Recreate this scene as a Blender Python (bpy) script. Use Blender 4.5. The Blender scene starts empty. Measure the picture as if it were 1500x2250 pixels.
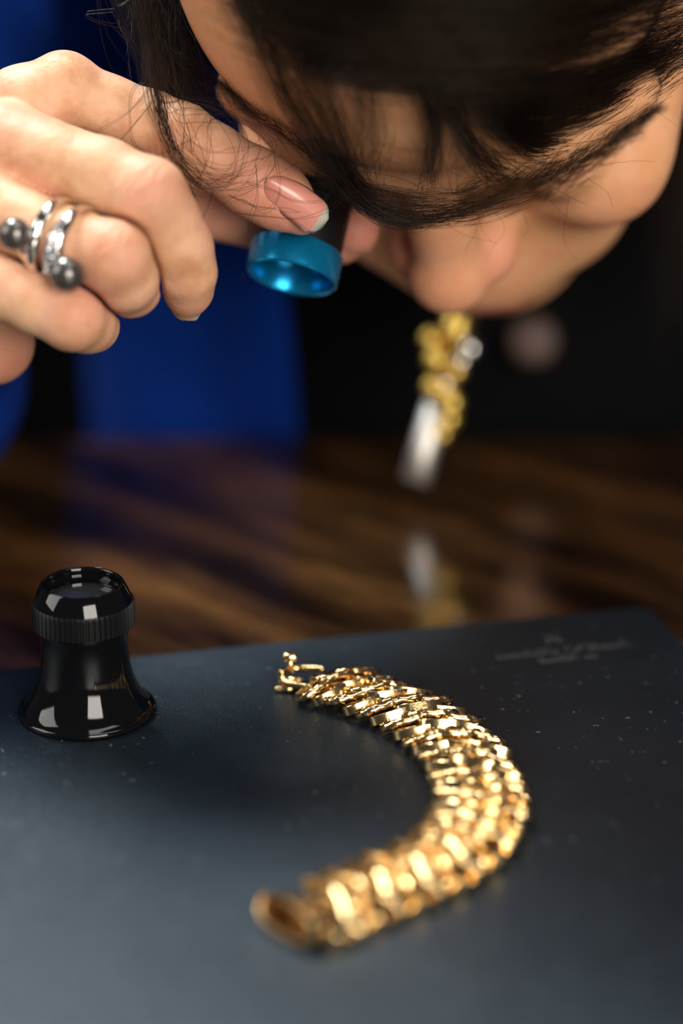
import bpy, bmesh, math, random
import numpy as np
from mathutils import Vector, Matrix

random.seed(7)
RNG = np.random.default_rng(7)
SC = bpy.context.scene
COL = SC.collection
MM = 0.001

# ------------------------------------------------------------------ camera
FPX = 85.0 / 36.0 * 2250.0
PITCH = math.radians(21.0)
CAM = np.array([0.0, -563.5, 276.0])                     # millimetres, pad surface is z = 0
FWD = np.array([0.0, math.cos(PITCH), -math.sin(PITCH)])
RGT = np.array([1.0, 0.0, 0.0])
UPV = np.array([0.0, math.sin(PITCH), math.cos(PITCH)])
cd = bpy.data.cameras.new('camera')
cam = bpy.data.objects.new('camera', cd)
COL.objects.link(cam)
cam.location = Vector(CAM * MM)
cam.rotation_euler = (math.pi / 2 - PITCH, 0, 0)
cd.sensor_fit = 'VERTICAL'
cd.sensor_height = 36.0
cd.sensor_width = 24.0
cd.lens = 85.0
cd.clip_start = 0.02
cd.clip_end = 50
cd.dof.use_dof = True
cd.dof.focus_distance = 0.625
cd.dof.aperture_fstop = 2.9
SC.camera = cam

# ------------------------------------------------------------------ world, lights, exposure
SC.view_settings.view_transform = 'Standard'
SC.view_settings.look = 'None'
SC.view_settings.gamma = 1.0
SC.view_settings.use_curve_mapping = False
SC.view_settings.exposure = 0.0
if hasattr(SC, 'cycles'):
    SC.cycles.max_bounces = 6
    SC.cycles.diffuse_bounces = 3
    SC.cycles.glossy_bounces = 3
    SC.cycles.transmission_bounces = 4
    SC.cycles.adaptive_threshold = 0.03
W = bpy.data.worlds.new('world')
SC.world = W
W.use_nodes = True
W.node_tree.nodes['Background'].inputs[0].default_value = (0.80, 0.88, 1.0, 1)
W.node_tree.nodes['Background'].inputs[1].default_value = 0.05


def area_light(name, loc, target, sx, sy, power, color):
    l = bpy.data.lights.new(name, 'AREA')
    l.shape = 'RECTANGLE'
    l.size, l.size_y = sx, sy
    l.energy = power
    l.color = color
    o = bpy.data.objects.new(name, l)
    COL.objects.link(o)
    o.location = loc
    o.rotation_euler = (Vector(target) - Vector(loc)).to_track_quat('-Z', 'Y').to_euler()
    return o


# daylight windows of the showroom behind the photographer, one to the side, and a ceiling spot behind the woman
area_light('window_light', (0.75, -1.9, 0.85), (0.0, 0.05, 0.1), 1.1, 1.2, 58, (1.0, 0.94, 0.86))
area_light('side_window_light', (-1.5, -0.20, 0.95), (0.0, 0.0, 0.05), 0.9, 1.1, 16, (1.0, 0.96, 0.90))
area_light('ceiling_panel_light', (0.45, 0.0, 1.7), (0.02, -0.05, 0.0), 1.0, 1.0, 13, (1.0, 0.97, 0.93))
area_light('rear_ceiling_light', (-0.50, 0.68, 1.36), (-0.05, -0.12, 0.0), 0.40, 0.40, 38, (0.86, 0.96, 1.0))


# ------------------------------------------------------------------ helpers
def at(px, py, d):
    """point seen at photograph pixel (px, py) at a distance d (mm) along the view axis"""
    return CAM + d * FWD + (px - 750.0) / FPX * d * RGT - (py - 1125.0) / FPX * d * UPV


def on_plane(px, py, z=0.0):
    r = FWD + (px - 750.0) / FPX * RGT - (py - 1125.0) / FPX * UPV
    return CAM + r * ((z - CAM[2]) / r[2])


def nrm(v):
    v = np.asarray(v, float)
    return v / (np.linalg.norm(v) + 1e-12)


def smooth_path(pts, n):
    """Catmull-Rom through pts (k, m) resampled to n points at equal arc length"""
    p = np.asarray(pts, float)
    p = np.vstack([2 * p[0] - p[1], p, 2 * p[-1] - p[-2]])
    out = []
    for i in range(1, len(p) - 2):
        t = np.linspace(0, 1, 24, endpoint=False)[:, None]
        a, b, c, d = p[i - 1], p[i], p[i + 1], p[i + 2]
        out.append(0.5 * (2 * b + (c - a) * t + (2 * a - 5 * b + 4 * c - d) * t ** 2 + (3 * b - a - 3 * c + d) * t ** 3))
    out = np.vstack(out + [p[-2][None]])
    s = np.concatenate([[0], np.cumsum(np.linalg.norm(np.diff(out[:, :3], axis=0), axis=1))])
    u = np.linspace(0, s[-1], n)
    return np.stack([np.interp(u, s, out[:, k]) for k in range(p.shape[1])], 1)


def empty(name, base):
    o = bpy.data.objects.new(name, None)
    COL.objects.link(o)
    o.empty_display_size = 0.01
    o.location = Vector(np.asarray(base) * MM)
    return o


def tag(o, label=None, cat=None, group=None, kind=None):
    if label: o['label'] = label
    if cat: o['category'] = cat
    if group: o['group'] = group
    if kind: o['kind'] = kind
    return o


def base_of(o):
    b = np.zeros(3)
    while o is not None:
        b += np.array(o.location) / MM
        o = o.parent
    return b


def mesh_obj(name, verts, faces, mat, parent=None, base=None, smooth=True):
    """verts in world millimetres; one mesh object, its origin at base (or the parent's origin)"""
    verts = np.asarray(verts, float)
    pb = base_of(parent)
    b = pb if base is None else np.asarray(base, float)
    me = bpy.data.meshes.new(name)
    me.from_pydata(((verts - b) * MM).tolist(), [], [list(map(int, f)) for f in faces] if not isinstance(faces, np.ndarray) else faces.tolist())
    me.update()
    if smooth:
        me.polygons.foreach_set('use_smooth', [True] * len(me.polygons))
    if mat: me.materials.append(mat)
    o = bpy.data.objects.new(name, me)
    COL.objects.link(o)
    if parent is not None: o.parent = parent
    o.location = Vector((b - pb) * MM)
    return o


def sharp(o, angle=35):
    o.data.set_sharp_from_angle(angle=math.radians(angle))
    return o


def bevel(o, w, seg=3):
    m = o.modifiers.new('bevel', 'BEVEL')
    m.width = w * MM
    m.segments = seg
    m.limit_method = 'ANGLE'
    return o


def frame_of(axis):
    a = nrm(axis)
    t = np.array([1.0, 0, 0]) if abs(a[0]) < 0.8 else np.array([0, 1.0, 0])
    u = nrm(np.cross(t, a))
    return u, np.cross(a, u), a


def lathe(profile, center, axis, seg=64, close=False):
    """profile (r, h) revolved around axis through center"""
    u, v, a = frame_of(axis)
    th = np.linspace(0, 2 * math.pi, seg, endpoint=False)
    vs, fs = [], []
    for r, h in profile:
        vs.append(center + h * a + r * (np.cos(th)[:, None] * u + np.sin(th)[:, None] * v))
    vs = np.vstack(vs)
    n = len(profile)
    for i in range(n if close else n - 1):
        for j in range(seg):
            k = (j + 1) % seg
            i2 = (i + 1) % n
            fs.append((i * seg + j, i * seg + k, i2 * seg + k, i2 * seg + j))
    return vs, fs


def box(c, s, rot=0.0):
    c, s = np.asarray(c, float), np.asarray(s, float) / 2
    vs = np.array([[x, y, z] for x in (-1, 1) for y in (-1, 1) for z in (-1, 1)], float) * s
    cr, sr = math.cos(rot), math.sin(rot)
    vs = vs @ np.array([[cr, sr, 0], [-sr, cr, 0], [0, 0, 1]]) + c
    return vs, [(0, 1, 3, 2), (4, 6, 7, 5), (0, 4, 5, 1), (2, 3, 7, 6), (0, 2, 6, 4), (1, 5, 7, 3)]


def tube(path, radius, sides=12, caps=True, flat=None, up=None):
    """swept tube along path (n,3); radius scalar or (n,); flat = (ratio) flattens along the binormal"""
    p = np.asarray(path, float)
    n = len(p)
    r = np.broadcast_to(np.asarray(radius, float), (n,))
    tang = np.gradient(p, axis=0)
    tang /= np.linalg.norm(tang, axis=1)[:, None] + 1e-9
    if up is None:
        u = frame_of(tang[0])[0]
    else:
        u = np.asarray(up, float)
    vs = []
    th = np.linspace(0, 2 * math.pi, sides, endpoint=False)
    for i in range(n):
        if up is not None: u = np.asarray(up, float)
        u = nrm(u - tang[i] * np.dot(u, tang[i]))
        w = np.cross(tang[i], u)
        vs.append(p[i] + r[i] * (np.cos(th)[:, None] * u * (flat or 1.0) + np.sin(th)[:, None] * w))
    vs = np.vstack(vs)
    fs = []
    for i in range(n - 1):
        for j in range(sides):
            k = (j + 1) % sides
            fs.append((i * sides + j, i * sides + k, (i + 1) * sides + k, (i + 1) * sides + j))
    if caps:
        fs.append(tuple(range(sides))[::-1])
        fs.append(tuple((n - 1) * sides + j for j in range(sides)))
    return vs, fs


def merge(*parts):
    vs, fs, o = [], [], 0
    for v, f in parts:
        vs.append(np.asarray(v))
        fs += [tuple(int(i) + o for i in q) for q in f]
        o += len(v)
    return np.vstack(vs), fs


def ball(c, r, seg=24, rings=14, axis=(0, 0, 1), squash=1.0):
    pr = [(r * math.sin(math.pi * i / rings) + 1e-4, -r * squash * math.cos(math.pi * i / rings)) for i in range(rings + 1)]
    return lathe(pr, np.asarray(c, float), axis, seg)


# ------------------------------------------------------------------ signed distance modelling
class Field:
    def __init__(self, lo, hi, h):
        self.lo, self.h = np.asarray(lo, np.float32), h
        self.n = np.ceil((np.asarray(hi) - lo) / h).astype(int) + 1
        self.d = np.full(self.n, 40.0, np.float32)
        self.ax = [(self.lo[k] + np.arange(self.n[k], dtype=np.float32) * h) for k in range(3)]

    def window(self, lo, hi):
        a = np.clip(((np.asarray(lo) - self.lo) / self.h).astype(int), 0, self.n)
        b = np.clip(((np.asarray(hi) - self.lo) / self.h).astype(int) + 2, 0, self.n)
        s = tuple(slice(a[k], b[k]) for k in range(3))
        if any(a[k] >= b[k] for k in range(3)): return None, None
        X, Y, Z = np.meshgrid(*[self.ax[k][s[k]] for k in range(3)], indexing='ij')
        return s, (X, Y, Z)

    def blend(self, s, q, k, sub=False):
        d = self.d[s]
        if sub:
            q = -q
            hh = np.clip(0.5 - 0.5 * (q - d) / k, 0, 1) if k > 0 else None
            self.d[s] = np.maximum(d, q) if k <= 0 else q * (1 - hh) + d * hh + k * hh * (1 - hh)
            if k > 0: self.d[s] = np.maximum(self.d[s], d) if False else self.d[s]
        else:
            if k <= 0:
                self.d[s] = np.minimum(d, q)
            else:
                hh = np.clip(0.5 + 0.5 * (d - q) / k, 0, 1)
                self.d[s] = d * (1 - hh) + q * hh - k * hh * (1 - hh)

    def cone(self, a, b, ra, rb, k=2.0, sub=False):
        a, b = np.asarray(a, np.float32), np.asarray(b, np.float32)
        m = max(ra, rb) + 6 + k
        s, P = self.window(np.minimum(a, b) - m, np.maximum(a, b) + m)
        if s is None: return
        ba = b - a
        t = np.clip(((P[0] - a[0]) * ba[0] + (P[1] - a[1]) * ba[1] + (P[2] - a[2]) * ba[2]) / (ba @ ba + 1e-9), 0, 1)
        q = np.sqrt((P[0] - a[0] - t * ba[0]) ** 2 + (P[1] - a[1] - t * ba[1]) ** 2 + (P[2] - a[2] - t * ba[2]) ** 2) - (ra + (rb - ra) * t)
        self.blend(s, q, k, sub)

    def chain(self, pts, rad, k=2.0, sub=False):
        for i in range(len(pts) - 1):
            self.cone(pts[i], pts[i + 1], rad[i], rad[i + 1], k, sub)

    def ell(self, c, r, R=None, k=3.0, sub=False):
        c, r = np.asarray(c, np.float32), np.asarray(r, np.float32)
        m = r.max() + 6 + k
        s, P = self.window(c - m, c + m)
        if s is None: return
        Q = [P[i] - c[i] for i in range(3)]
        if R is not None:
            Q = [R[i][0] * Q[0] + R[i][1] * Q[1] + R[i][2] * Q[2] for i in range(3)]
        k0 = np.sqrt(sum((Q[i] / r[i]) ** 2 for i in range(3)))
        k1 = np.sqrt(sum((Q[i] / r[i] ** 2) ** 2 for i in range(3))) + 1e-6
        self.blend(s, k0 * (k0 - 1) / k1, k, sub)

    def surface(self):
        d = self.d
        ins = d < 0
        nx, ny, nz = d.shape
        cnt = np.zeros((nx - 1, ny - 1, nz - 1), np.int8)
        cor = [(i, j, k) for i in (0, 1) for j in (0, 1) for k in (0, 1)]
        for i, j, k in cor:
            cnt += ins[i:nx - 1 + i, j:ny - 1 + j, k:nz - 1 + k]
        act = (cnt > 0) & (cnt < 8)
        idx = np.argwhere(act)
        vid = np.full(act.shape, -1, np.int64)
        vid[act] = np.arange(len(idx))
        val = np.stack([d[idx[:, 0] + i, idx[:, 1] + j, idx[:, 2] + k] for i, j, k in cor], 1)
        acc = np.zeros((len(idx), 3)); num = np.zeros(len(idx))
        C = np.array(cor, float)
        for p in range(8):
            for q in range(p + 1, 8):
                if np.abs(C[p] - C[q]).sum() != 1: continue
                m = (val[:, p] < 0) != (val[:, q] < 0)
                t = np.where(m, val[:, p] / (val[:, p] - val[:, q] + 1e-12), 0)
                acc += np.where(m[:, None], C[p] + t[:, None] * (C[q] - C[p]), 0)
                num += m
        v = (idx + acc / num[:, None]) * self.h + self.lo
        faces = []
        for ax in range(3):
            sl0 = [slice(1, -1)] * 3; sl1 = [slice(1, -1)] * 3
            sl0[ax] = slice(0, -1); sl1[ax] = slice(1, None)
            a, b = ins[tuple(sl0)], ins[tuple(sl1)]
            e = np.argwhere(a != b)
            if not len(e): continue
            flip = a[e[:, 0], e[:, 1], e[:, 2]]
            off = np.ones(3, int); off[ax] = 0
            g = e + off
            o1, o2 = [(1, 2), (2, 0), (0, 1)][ax]
            u = np.zeros(3, int); w = np.zeros(3, int)
            u[o1] = 1; w[o2] = 1
            f = np.stack([vid[tuple((g - s).T)] for s in (u + w, w, 0 * u, u)], 1)
            f[~flip] = f[~flip][:, ::-1]
            faces.append(f)
        F = np.vstack(faces)
        return v, F[(F >= 0).all(1)]


def compact(v, f):
    used = np.unique(f)
    m = np.full(len(v), -1); m[used] = np.arange(len(used))
    return v[used], m[f]


def relax(v, f, it=2, lam=0.5):
    e = np.vstack([f[:, [0, 1]], f[:, [1, 2]], f[:, [2, 3]], f[:, [3, 0]]])
    for _ in range(it):
        s = np.zeros_like(v); c = np.zeros(len(v))
        for a, b in ((0, 1), (1, 0)):
            for k in range(3): s[:, k] += np.bincount(e[:, a], v[e[:, b], k], len(v))
            c += np.bincount(e[:, a], minlength=len(v))
        v = v + lam * (s / np.maximum(c, 1)[:, None] - v)
    return v


# ------------------------------------------------------------------ materials
def mat(name, color=(0.5, 0.5, 0.5), rough=0.5, metal=0.0, **kw):
    m = bpy.data.materials.new(name)
    m.use_nodes = True
    b = m.node_tree.nodes['Principled BSDF']
    b.inputs['Base Color'].default_value = (*color, 1)
    b.inputs['Roughness'].default_value = rough
    b.inputs['Metallic'].default_value = metal
    for k, v in kw.items():
        b.inputs[k.replace('_', ' ')].default_value = v
    return m


class NT:
    def __init__(self, m):
        self.t = m.node_tree
        self.b = self.t.nodes['Principled BSDF']

    def n(self, typ, **kw):
        x = self.t.nodes.new(typ)
        for k, v in kw.items():
            if k.startswith('i_'): x.inputs[k[2:].replace('_', ' ')].default_value = v
            else: setattr(x, k, v)
        return x

    def l(self, a, b): self.t.links.new(a, b)

    def coords(self, scale=(1, 1, 1), rot=(0, 0, 0)):
        tc = self.n('ShaderNodeTexCoord')
        m0 = self.n('ShaderNodeMapping')
        m0.inputs['Rotation'].default_value = rot
        mp = self.n('ShaderNodeMapping')
        mp.inputs['Scale'].default_value = scale
        self.l(tc.outputs['Object'], m0.inputs['Vector'])
        self.l(m0.outputs['Vector'], mp.inputs['Vector'])
        return mp.outputs['Vector']

    def noise(self, vec, scale, detail=3, rough=0.5):
        x = self.n('ShaderNodeTexNoise')
        x.inputs['Scale'].default_value = scale
        x.inputs['Detail'].default_value = detail
        x.inputs['Roughness'].default_value = rough
        self.l(vec, x.inputs['Vector'])
        return x.outputs['Fac']

    def ramp(self, fac, stops):
        x = self.n('ShaderNodeValToRGB')
        el = x.color_ramp.elements
        while len(el) < len(stops): el.new(0.5)
        for e, (p, c) in zip(el, stops):
            e.position = p
            e.color = (*c, 1) if len(c) == 3 else c
        self.l(fac, x.inputs['Fac'])
        return x.outputs['Color']

    def mix(self, fac, a, b, mode='MIX'):
        x = self.n('ShaderNodeMix', data_type='RGBA', blend_type=mode)
        for s, v in ((x.inputs[0], fac), (x.inputs[6], a), (x.inputs[7], b)):
            if isinstance(v, (int, float)): s.default_value = v
            elif isinstance(v, tuple): s.default_value = (*v, 1)
            else: self.l(v, s)
        return x.outputs[2]

    def bump(self, h, strength, dist, prev=None):
        x = self.n('ShaderNodeBump')
        x.inputs['Strength'].default_value = strength
        x.inputs['Distance'].default_value = dist
        self.l(h, x.inputs['Height'])
        if prev is not None: self.l(prev, x.inputs['Normal'])
        return x.outputs['Normal']


def skin_material():
    m = mat('skin', rough=0.52, Specular_IOR_Level=0.32)
    t = NT(m)
    at_ = t.n('ShaderNodeAttribute', attribute_name='tint')
    sp = t.n('ShaderNodeSeparateColor')
    t.l(at_.outputs['Color'], sp.inputs[0])
    v = t.coords()
    n1 = t.noise(v, 90, 4, 0.6)
    base = t.ramp(n1, [(0.30, (0.54, 0.255, 0.125)), (0.5, (0.67, 0.37, 0.205)), (0.72, (0.76, 0.46, 0.29))])
    n2 = t.noise(v, 420, 3, 0.6)
    base = t.mix(t.ramp(n2, [(0.52, (0, 0, 0)), (0.78, (0.35, 0.35, 0.35))]), base, (0.52, 0.22, 0.12))
    n3 = t.noise(v, 55, 3, 0.55)
    base = t.mix(t.ramp(n3, [(0.46, (0, 0, 0)), (0.72, (0.6, 0.6, 0.6))]), base, (0.70, 0.32, 0.24))
    base = t.mix(sp.outputs[2], base, (0.66, 0.30, 0.125))
    base = t.mix(sp.outputs[0], base, (0.66, 0.235, 0.17))
    base = t.mix(sp.outputs[1], base, (0.52, 0.13, 0.12))
    t.l(base, t.b.inputs['Base Color'])
    t.b.inputs['Subsurface Weight'].default_value = 0.22
    t.b.inputs['Subsurface Radius'].default_value = (1.0, 0.35, 0.18)
    t.b.inputs['Subsurface Scale'].default_value = 0.0016
    vo = t.n('ShaderNodeTexVoronoi', feature='DISTANCE_TO_EDGE')
    vo.inputs['Scale'].default_value = 1300
    t.l(v, vo.inputs['Vector'])
    nb = t.bump(vo.outputs['Distance'], 0.16, 0.0005)
    nb = t.bump(t.noise(v, 260, 4, 0.6), 0.30, 0.0012, nb)
    t.l(nb, t.b.inputs['Normal'])
    return m


def leather_material():
    m = mat('black_leather', rough=0.42)
    t = NT(m)
    v = t.coords()
    spots = t.ramp(t.noise(v, 520, 2, 0.6), [(0.70, (0, 0, 0)), (0.76, (1, 1, 1))])
    smear = t.noise(v, 22, 5, 0.65)
    base = t.ramp(smear, [(0.3, (0.0035, 0.0068, 0.0108)), (0.7, (0.0065, 0.0118, 0.0175))])
    base = t.mix(spots, base, (0.12, 0.13, 0.14))
    t.l(base, t.b.inputs['Base Color'])
    t.b.inputs['Specular Tint'].default_value = (0.78, 0.9, 1.0, 1)
    r = t.n('ShaderNodeMapRange')
    r.inputs['To Min'].default_value = 0.33
    r.inputs['To Max'].default_value = 0.46
    t.l(smear, r.inputs['Value'])
    t.l(r.outputs[0], t.b.inputs['Roughness'])
    vo = t.n('ShaderNodeTexVoronoi', feature='DISTANCE_TO_EDGE')
    vo.inputs['Scale'].default_value = 1500
    t.l(v, vo.inputs['Vector'])
    nb = t.bump(vo.outputs['Distance'], 0.35, 0.0004)
    nb = t.bump(t.noise(v, 900, 2), 0.25, 0.0003, nb)
    t.l(nb, t.b.inputs['Normal'])
    return m


def wood_material():
    m = mat('dark_polished_wood', rough=0.16)
    t = NT(m)
    v = t.coords((1.0, 5.0, 5.0), (0, 0, math.radians(43)))
    g = t.noise(v, 7.0, 6, 0.62)
    g2 = t.noise(t.coords((3, 40, 40), (0, 0, math.radians(43))), 9.0, 4, 0.6)
    base = t.ramp(g, [(0.38, (0.010, 0.0045, 0.0025)), (0.52, (0.045, 0.019, 0.007)), (0.66, (0.14, 0.060, 0.017))])
    base = t.mix(0.5, base, t.ramp(g2, [(0.3, (0.35, 0.33, 0.3)), (0.7, (1, 1, 1))]), 'MULTIPLY')
    t.l(base, t.b.inputs['Base Color'])
    t.b.inputs['Coat Weight'].default_value = 0.5
    t.b.inputs['Coat Roughness'].default_value = 0.06
    return m


def cloth_material(name, c1, c2, rough=0.8, sheen=0.3, scale=1400):
    m = mat(name, rough=rough)
    t = NT(m)
    v = t.coords()
    t.l(t.ramp(t.noise(v, 30, 4), [(0.3, c1), (0.7, c2)]), t.b.inputs['Base Color'])
    t.b.inputs['Specular IOR Level'].default_value = 0.12
    t.b.inputs['Sheen Weight'].default_value = sheen
    t.b.inputs['Sheen Tint'].default_value = (*c2, 1)
    t.l(t.bump(t.noise(v, scale, 2), 0.3, 0.0004), t.b.inputs['Normal'])
    return m


def grain_metal(name, color, rough, bump_scale=700, bump=0.05):
    m = mat(name, color, rough, 1.0)
    t = NT(m)
    v = t.coords()
    r = t.n('ShaderNodeMapRange')
    r.inputs['To Min'].default_value = rough * 0.7
    r.inputs['To Max'].default_value = rough * 1.4
    t.l(t.noise(v, 160, 4), r.inputs['Value'])
    t.l(r.outputs[0], t.b.inputs['Roughness'])
    t.l(t.bump(t.noise(v, bump_scale, 2), bump, 0.0003), t.b.inputs['Normal'])
    return m


def hair_material(name, c, rough=0.38):
    m = mat(name, c, rough)
    t = NT(m)
    v = t.coords()
    t.l(t.ramp(t.noise(v, 60, 2), [(0.32, tuple(0.3 * x for x in c)), (0.68, tuple(2.0 * x for x in c))]), t.b.inputs['Base Color'])
    t.b.inputs['Specular IOR Level'].default_value = 0.28
    t.b.inputs['Specular Tint'].default_value = (1.0, 0.8, 0.62, 1)
    return m


M = {}
M['skin'] = skin_material()
M['leather'] = leather_material()
M['wood'] = wood_material()
M['gold'] = grain_metal('yellow_gold', (1.0, 0.71, 0.34), 0.17, 1100, 0.18)
M['gold_dark'] = grain_metal('gold_necklace', (0.85, 0.58, 0.14), 0.38)
M['gold_inner'] = grain_metal('shaded_gold_inside', (0.30, 0.15, 0.045), 0.5)  # clasp box interior: shade inside the opening is put into a darker gold
M['silver'] = grain_metal('white_gold', (0.80, 0.77, 0.72), 0.12)
M['satin_silver'] = grain_metal('satin_silver', (0.82, 0.78, 0.72), 0.5)
M['blue_metal'] = grain_metal('blue_anodised_metal', (0.004, 0.27, 0.56), 0.26, 300, 0.03)
M['blue_metal'].node_tree.nodes['Principled BSDF'].inputs['Metallic'].default_value = 0.7
M['black_plastic'] = mat('black_gloss_plastic', (0.003, 0.003, 0.0034), 0.06, Specular_IOR_Level=0.4)
M['black_matte'] = mat('black_ribbed_plastic', (0.005, 0.005, 0.0055), 0.45, Specular_IOR_Level=0.3)
M['glass'] = mat('lens_glass', (0.9, 0.95, 1.0), 0.03, Transmission_Weight=1.0, IOR=1.5)
M['dusty_glass'] = mat('dusty_lens', (0.035, 0.037, 0.04), 0.12, Coat_Weight=1.0)
M['pearl'] = mat('dark_pearl', (0.10, 0.09, 0.08), 0.26, 0.6, Coat_Weight=0.6, Coat_Roughness=0.08)
M['diamond'] = mat('diamond', (0.95, 0.96, 1.0), 0.02, 0.75)
M['blue_cloth'] = cloth_material('blue_wool', (0.0004, 0.018, 0.15), (0.0008, 0.028, 0.225), 0.9, 0.0)
M['black_cloth'] = cloth_material('black_jersey', (0.0008, 0.0008, 0.001), (0.0018, 0.0018, 0.0022), 0.95, 0.0)
M['hair'] = hair_material('dark_brown_hair', (0.008, 0.004, 0.0024), 0.48)
M['brow'] = hair_material('eyebrow_hair', (0.030, 0.017, 0.011), 0.5)
M['nail'] = mat('fingernail', (0.70, 0.28, 0.21), 0.32, Coat_Weight=0.2, Coat_Roughness=0.12, Subsurface_Weight=0.2, Subsurface_Scale=0.001)
M['nail_tip'] = mat('fingernail_tip', (0.55, 0.52, 0.44), 0.2, Coat_Weight=0.5, Coat_Roughness=0.08, Transmission_Weight=0.15)
M['print'] = mat('grey_foil_print', (0.055, 0.058, 0.062), 0.5)
M['button'] = mat('brown_button', (0.055, 0.026, 0.018), 0.6)
M['wall'] = mat('dark_wall', (0.0025, 0.0023, 0.0023), 0.9, Specular_IOR_Level=0.1)
M['floor'] = mat('dark_floor', (0.02, 0.016, 0.013), 0.6)
M['eye'] = mat('eye_white', (0.7, 0.66, 0.62), 0.15)
for nme, sc_ in (('wall', 4), ('floor', 6)):
    t_ = NT(M[nme])
    c_ = tuple(t_.b.inputs['Base Color'].default_value)[:3]
    t_.l(t_.ramp(t_.noise(t_.coords(), sc_, 4), [(0.3, tuple(0.7 * x for x in c_)), (0.7, tuple(1.3 * x for x in c_))]), t_.b.inputs['Base Color'])

# ------------------------------------------------------------------ setting: floor, wall, table, desk pad
TZ = -2.6                                                # table surface; the pad lies on it
TABLE_EDGE = 236.0
o = mesh_obj('floor', *box((0, 300, -775), (5000, 5000, 50)), M['floor'], base=(0, 300, -800), smooth=False); tag(o, kind='structure')
o = mesh_obj('wall_back', *box((0, 2300, 475), (5000, 100, 2450)), M['wall'], base=(0, 2300, -750), smooth=False); tag(o, kind='structure')

tb = tag(empty('table', (0, -280, -750)), 'dark glossy brown wooden table under the black pad', 'table')
o = mesh_obj('table_top', *box((0, (TABLE_EDGE - 800) / 2, TZ - 15), (1700, TABLE_EDGE + 800, 30)), M['wood'], tb, smooth=False); bevel(o, 3)
for sx in (-1, 1):
    for yy in (-730, TABLE_EDGE - 70):
        bevel(mesh_obj('leg', *box((sx * 780, yy, (TZ - 30 - 750) / 2), (60, 60, 750 + TZ - 30)), M['wood'], tb, smooth=False), 3)
    mesh_obj('apron', *box((sx * 780, (TABLE_EDGE - 800) / 2, TZ - 70), (22, 900, 80)), M['wood'], tb, smooth=False)

# desk pad: far edge runs from (0,1470) to (1420,1331), right edge from there to (1500,1420)
pc = on_plane(1424, 1330)                                # far right corner
pe = nrm(on_plane(0, 1470) - pc)                         # along the far edge to the left
pn = np.array([pe[1], -pe[0], 0]) if pe[1] * 0 - pe[0] * 1 < 0 else np.array([-pe[1], pe[0], 0])
if pn[1] > 0: pn = -pn
PADL, PADW = 480.0, 360.0
pad = tag(empty('desk_pad', pc + pe * PADL / 2 + pn * PADW / 2 + np.array([0, 0, TZ])), 'black leather desk pad lying under the gold bracelet', 'desk pad')


def rounded_slab(c, e1, L, e2, Wd, z0, z1, r):
    pts = []
    for (cx, cy, a0) in ((r, r, 180), (L - r, r, 270), (L - r, Wd - r, 0), (r, Wd - r, 90)):
        for k in range(9):
            a = math.radians(a0 + k * 90 / 8)
            pts.append((cx + r * math.cos(a), cy + r * math.sin(a)))
    vs = [c + e1 * x + e2 * y + np.array([0, 0, z0]) for x, y in pts] + [c + e1 * x + e2 * y + np.array([0, 0, z1]) for x, y in pts]
    n = len(pts)
    fs = [tuple(range(n)), tuple(range(n, 2 * n))] + [(i, (i + 1) % n, n + (i + 1) % n, n + i) for i in range(n)]
    return np.array(vs), fs


def fix_normals(o):
    bm = bmesh.new(); bm.from_mesh(o.data)
    bmesh.ops.recalc_face_normals(bm, faces=bm.faces)
    bm.to_mesh(o.data); bm.free()
    return o


o = fix_normals(mesh_obj('leather_sheet', *rounded_slab(pc, pe, PADL, pn, PADW, TZ, 0.0, 5.0), M['leather'], pad, smooth=False)); bevel(o, 0.8)

# faint grey print near the far right corner: an emblem and two lines too blurred to read, built as letter-like strokes
er = -pe
tc = on_plane(1238, 1432)
parts = []


def stroke_letter(p, w, h, rnd):
    out = []
    up = -pn
    kinds = rnd.choice([(0, 1), (0, 2), (0, 1, 2), (1, 2, 3), (0, 3, 2), (0, 1, 3)])
    for k in kinds:
        if k == 0: a, b = (0, 0), (0, h)
        elif k == 1: a, b = (0, h), (w, h * 0.96)
        elif k == 2: a, b = (0, 0.02 * h), (w, 0)
        else: a, b = (w, 0), (w, h)
        A = p + er * a[0] + up * a[1] + np.array([0, 0, .04]); B = p + er * b[0] + up * b[1] + np.array([0, 0, .04])
        out.append(tube(np.array([A, (A + B) / 2, B]), 0.22, 4))
    return out


rnd = random.Random(3)
for half, y0, h, gaps in ((19.0, 0.0, 2.6, (9,)), (8.6, -5.2, 2.3, (6,))):
    n = 19 if half > 10 else 9
    for i in range(n):
        if i in gaps: continue
        parts += stroke_letter(tc + er * (-half + 2 * half * i / n) - pn * y0, 1.35, h, rnd)
o = mesh_obj('printed_lines', *merge(*parts), M['print'], pad); tag(o, 'faint grey printed lines, too blurred to read', kind='stuff')
em = on_plane(1213, 1404)
parts = [tube(np.array([em + (er * math.cos(a) + pn * math.sin(a)) * r + np.array([0, 0, .04]) for r in (0.6, 1.7, 2.8)]), 0.35, 4) for a in (math.pi / 4 + np.arange(4) * math.pi / 2)]
mesh_obj('printed_emblem', *merge(*parts), M['print'], pad)

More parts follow.
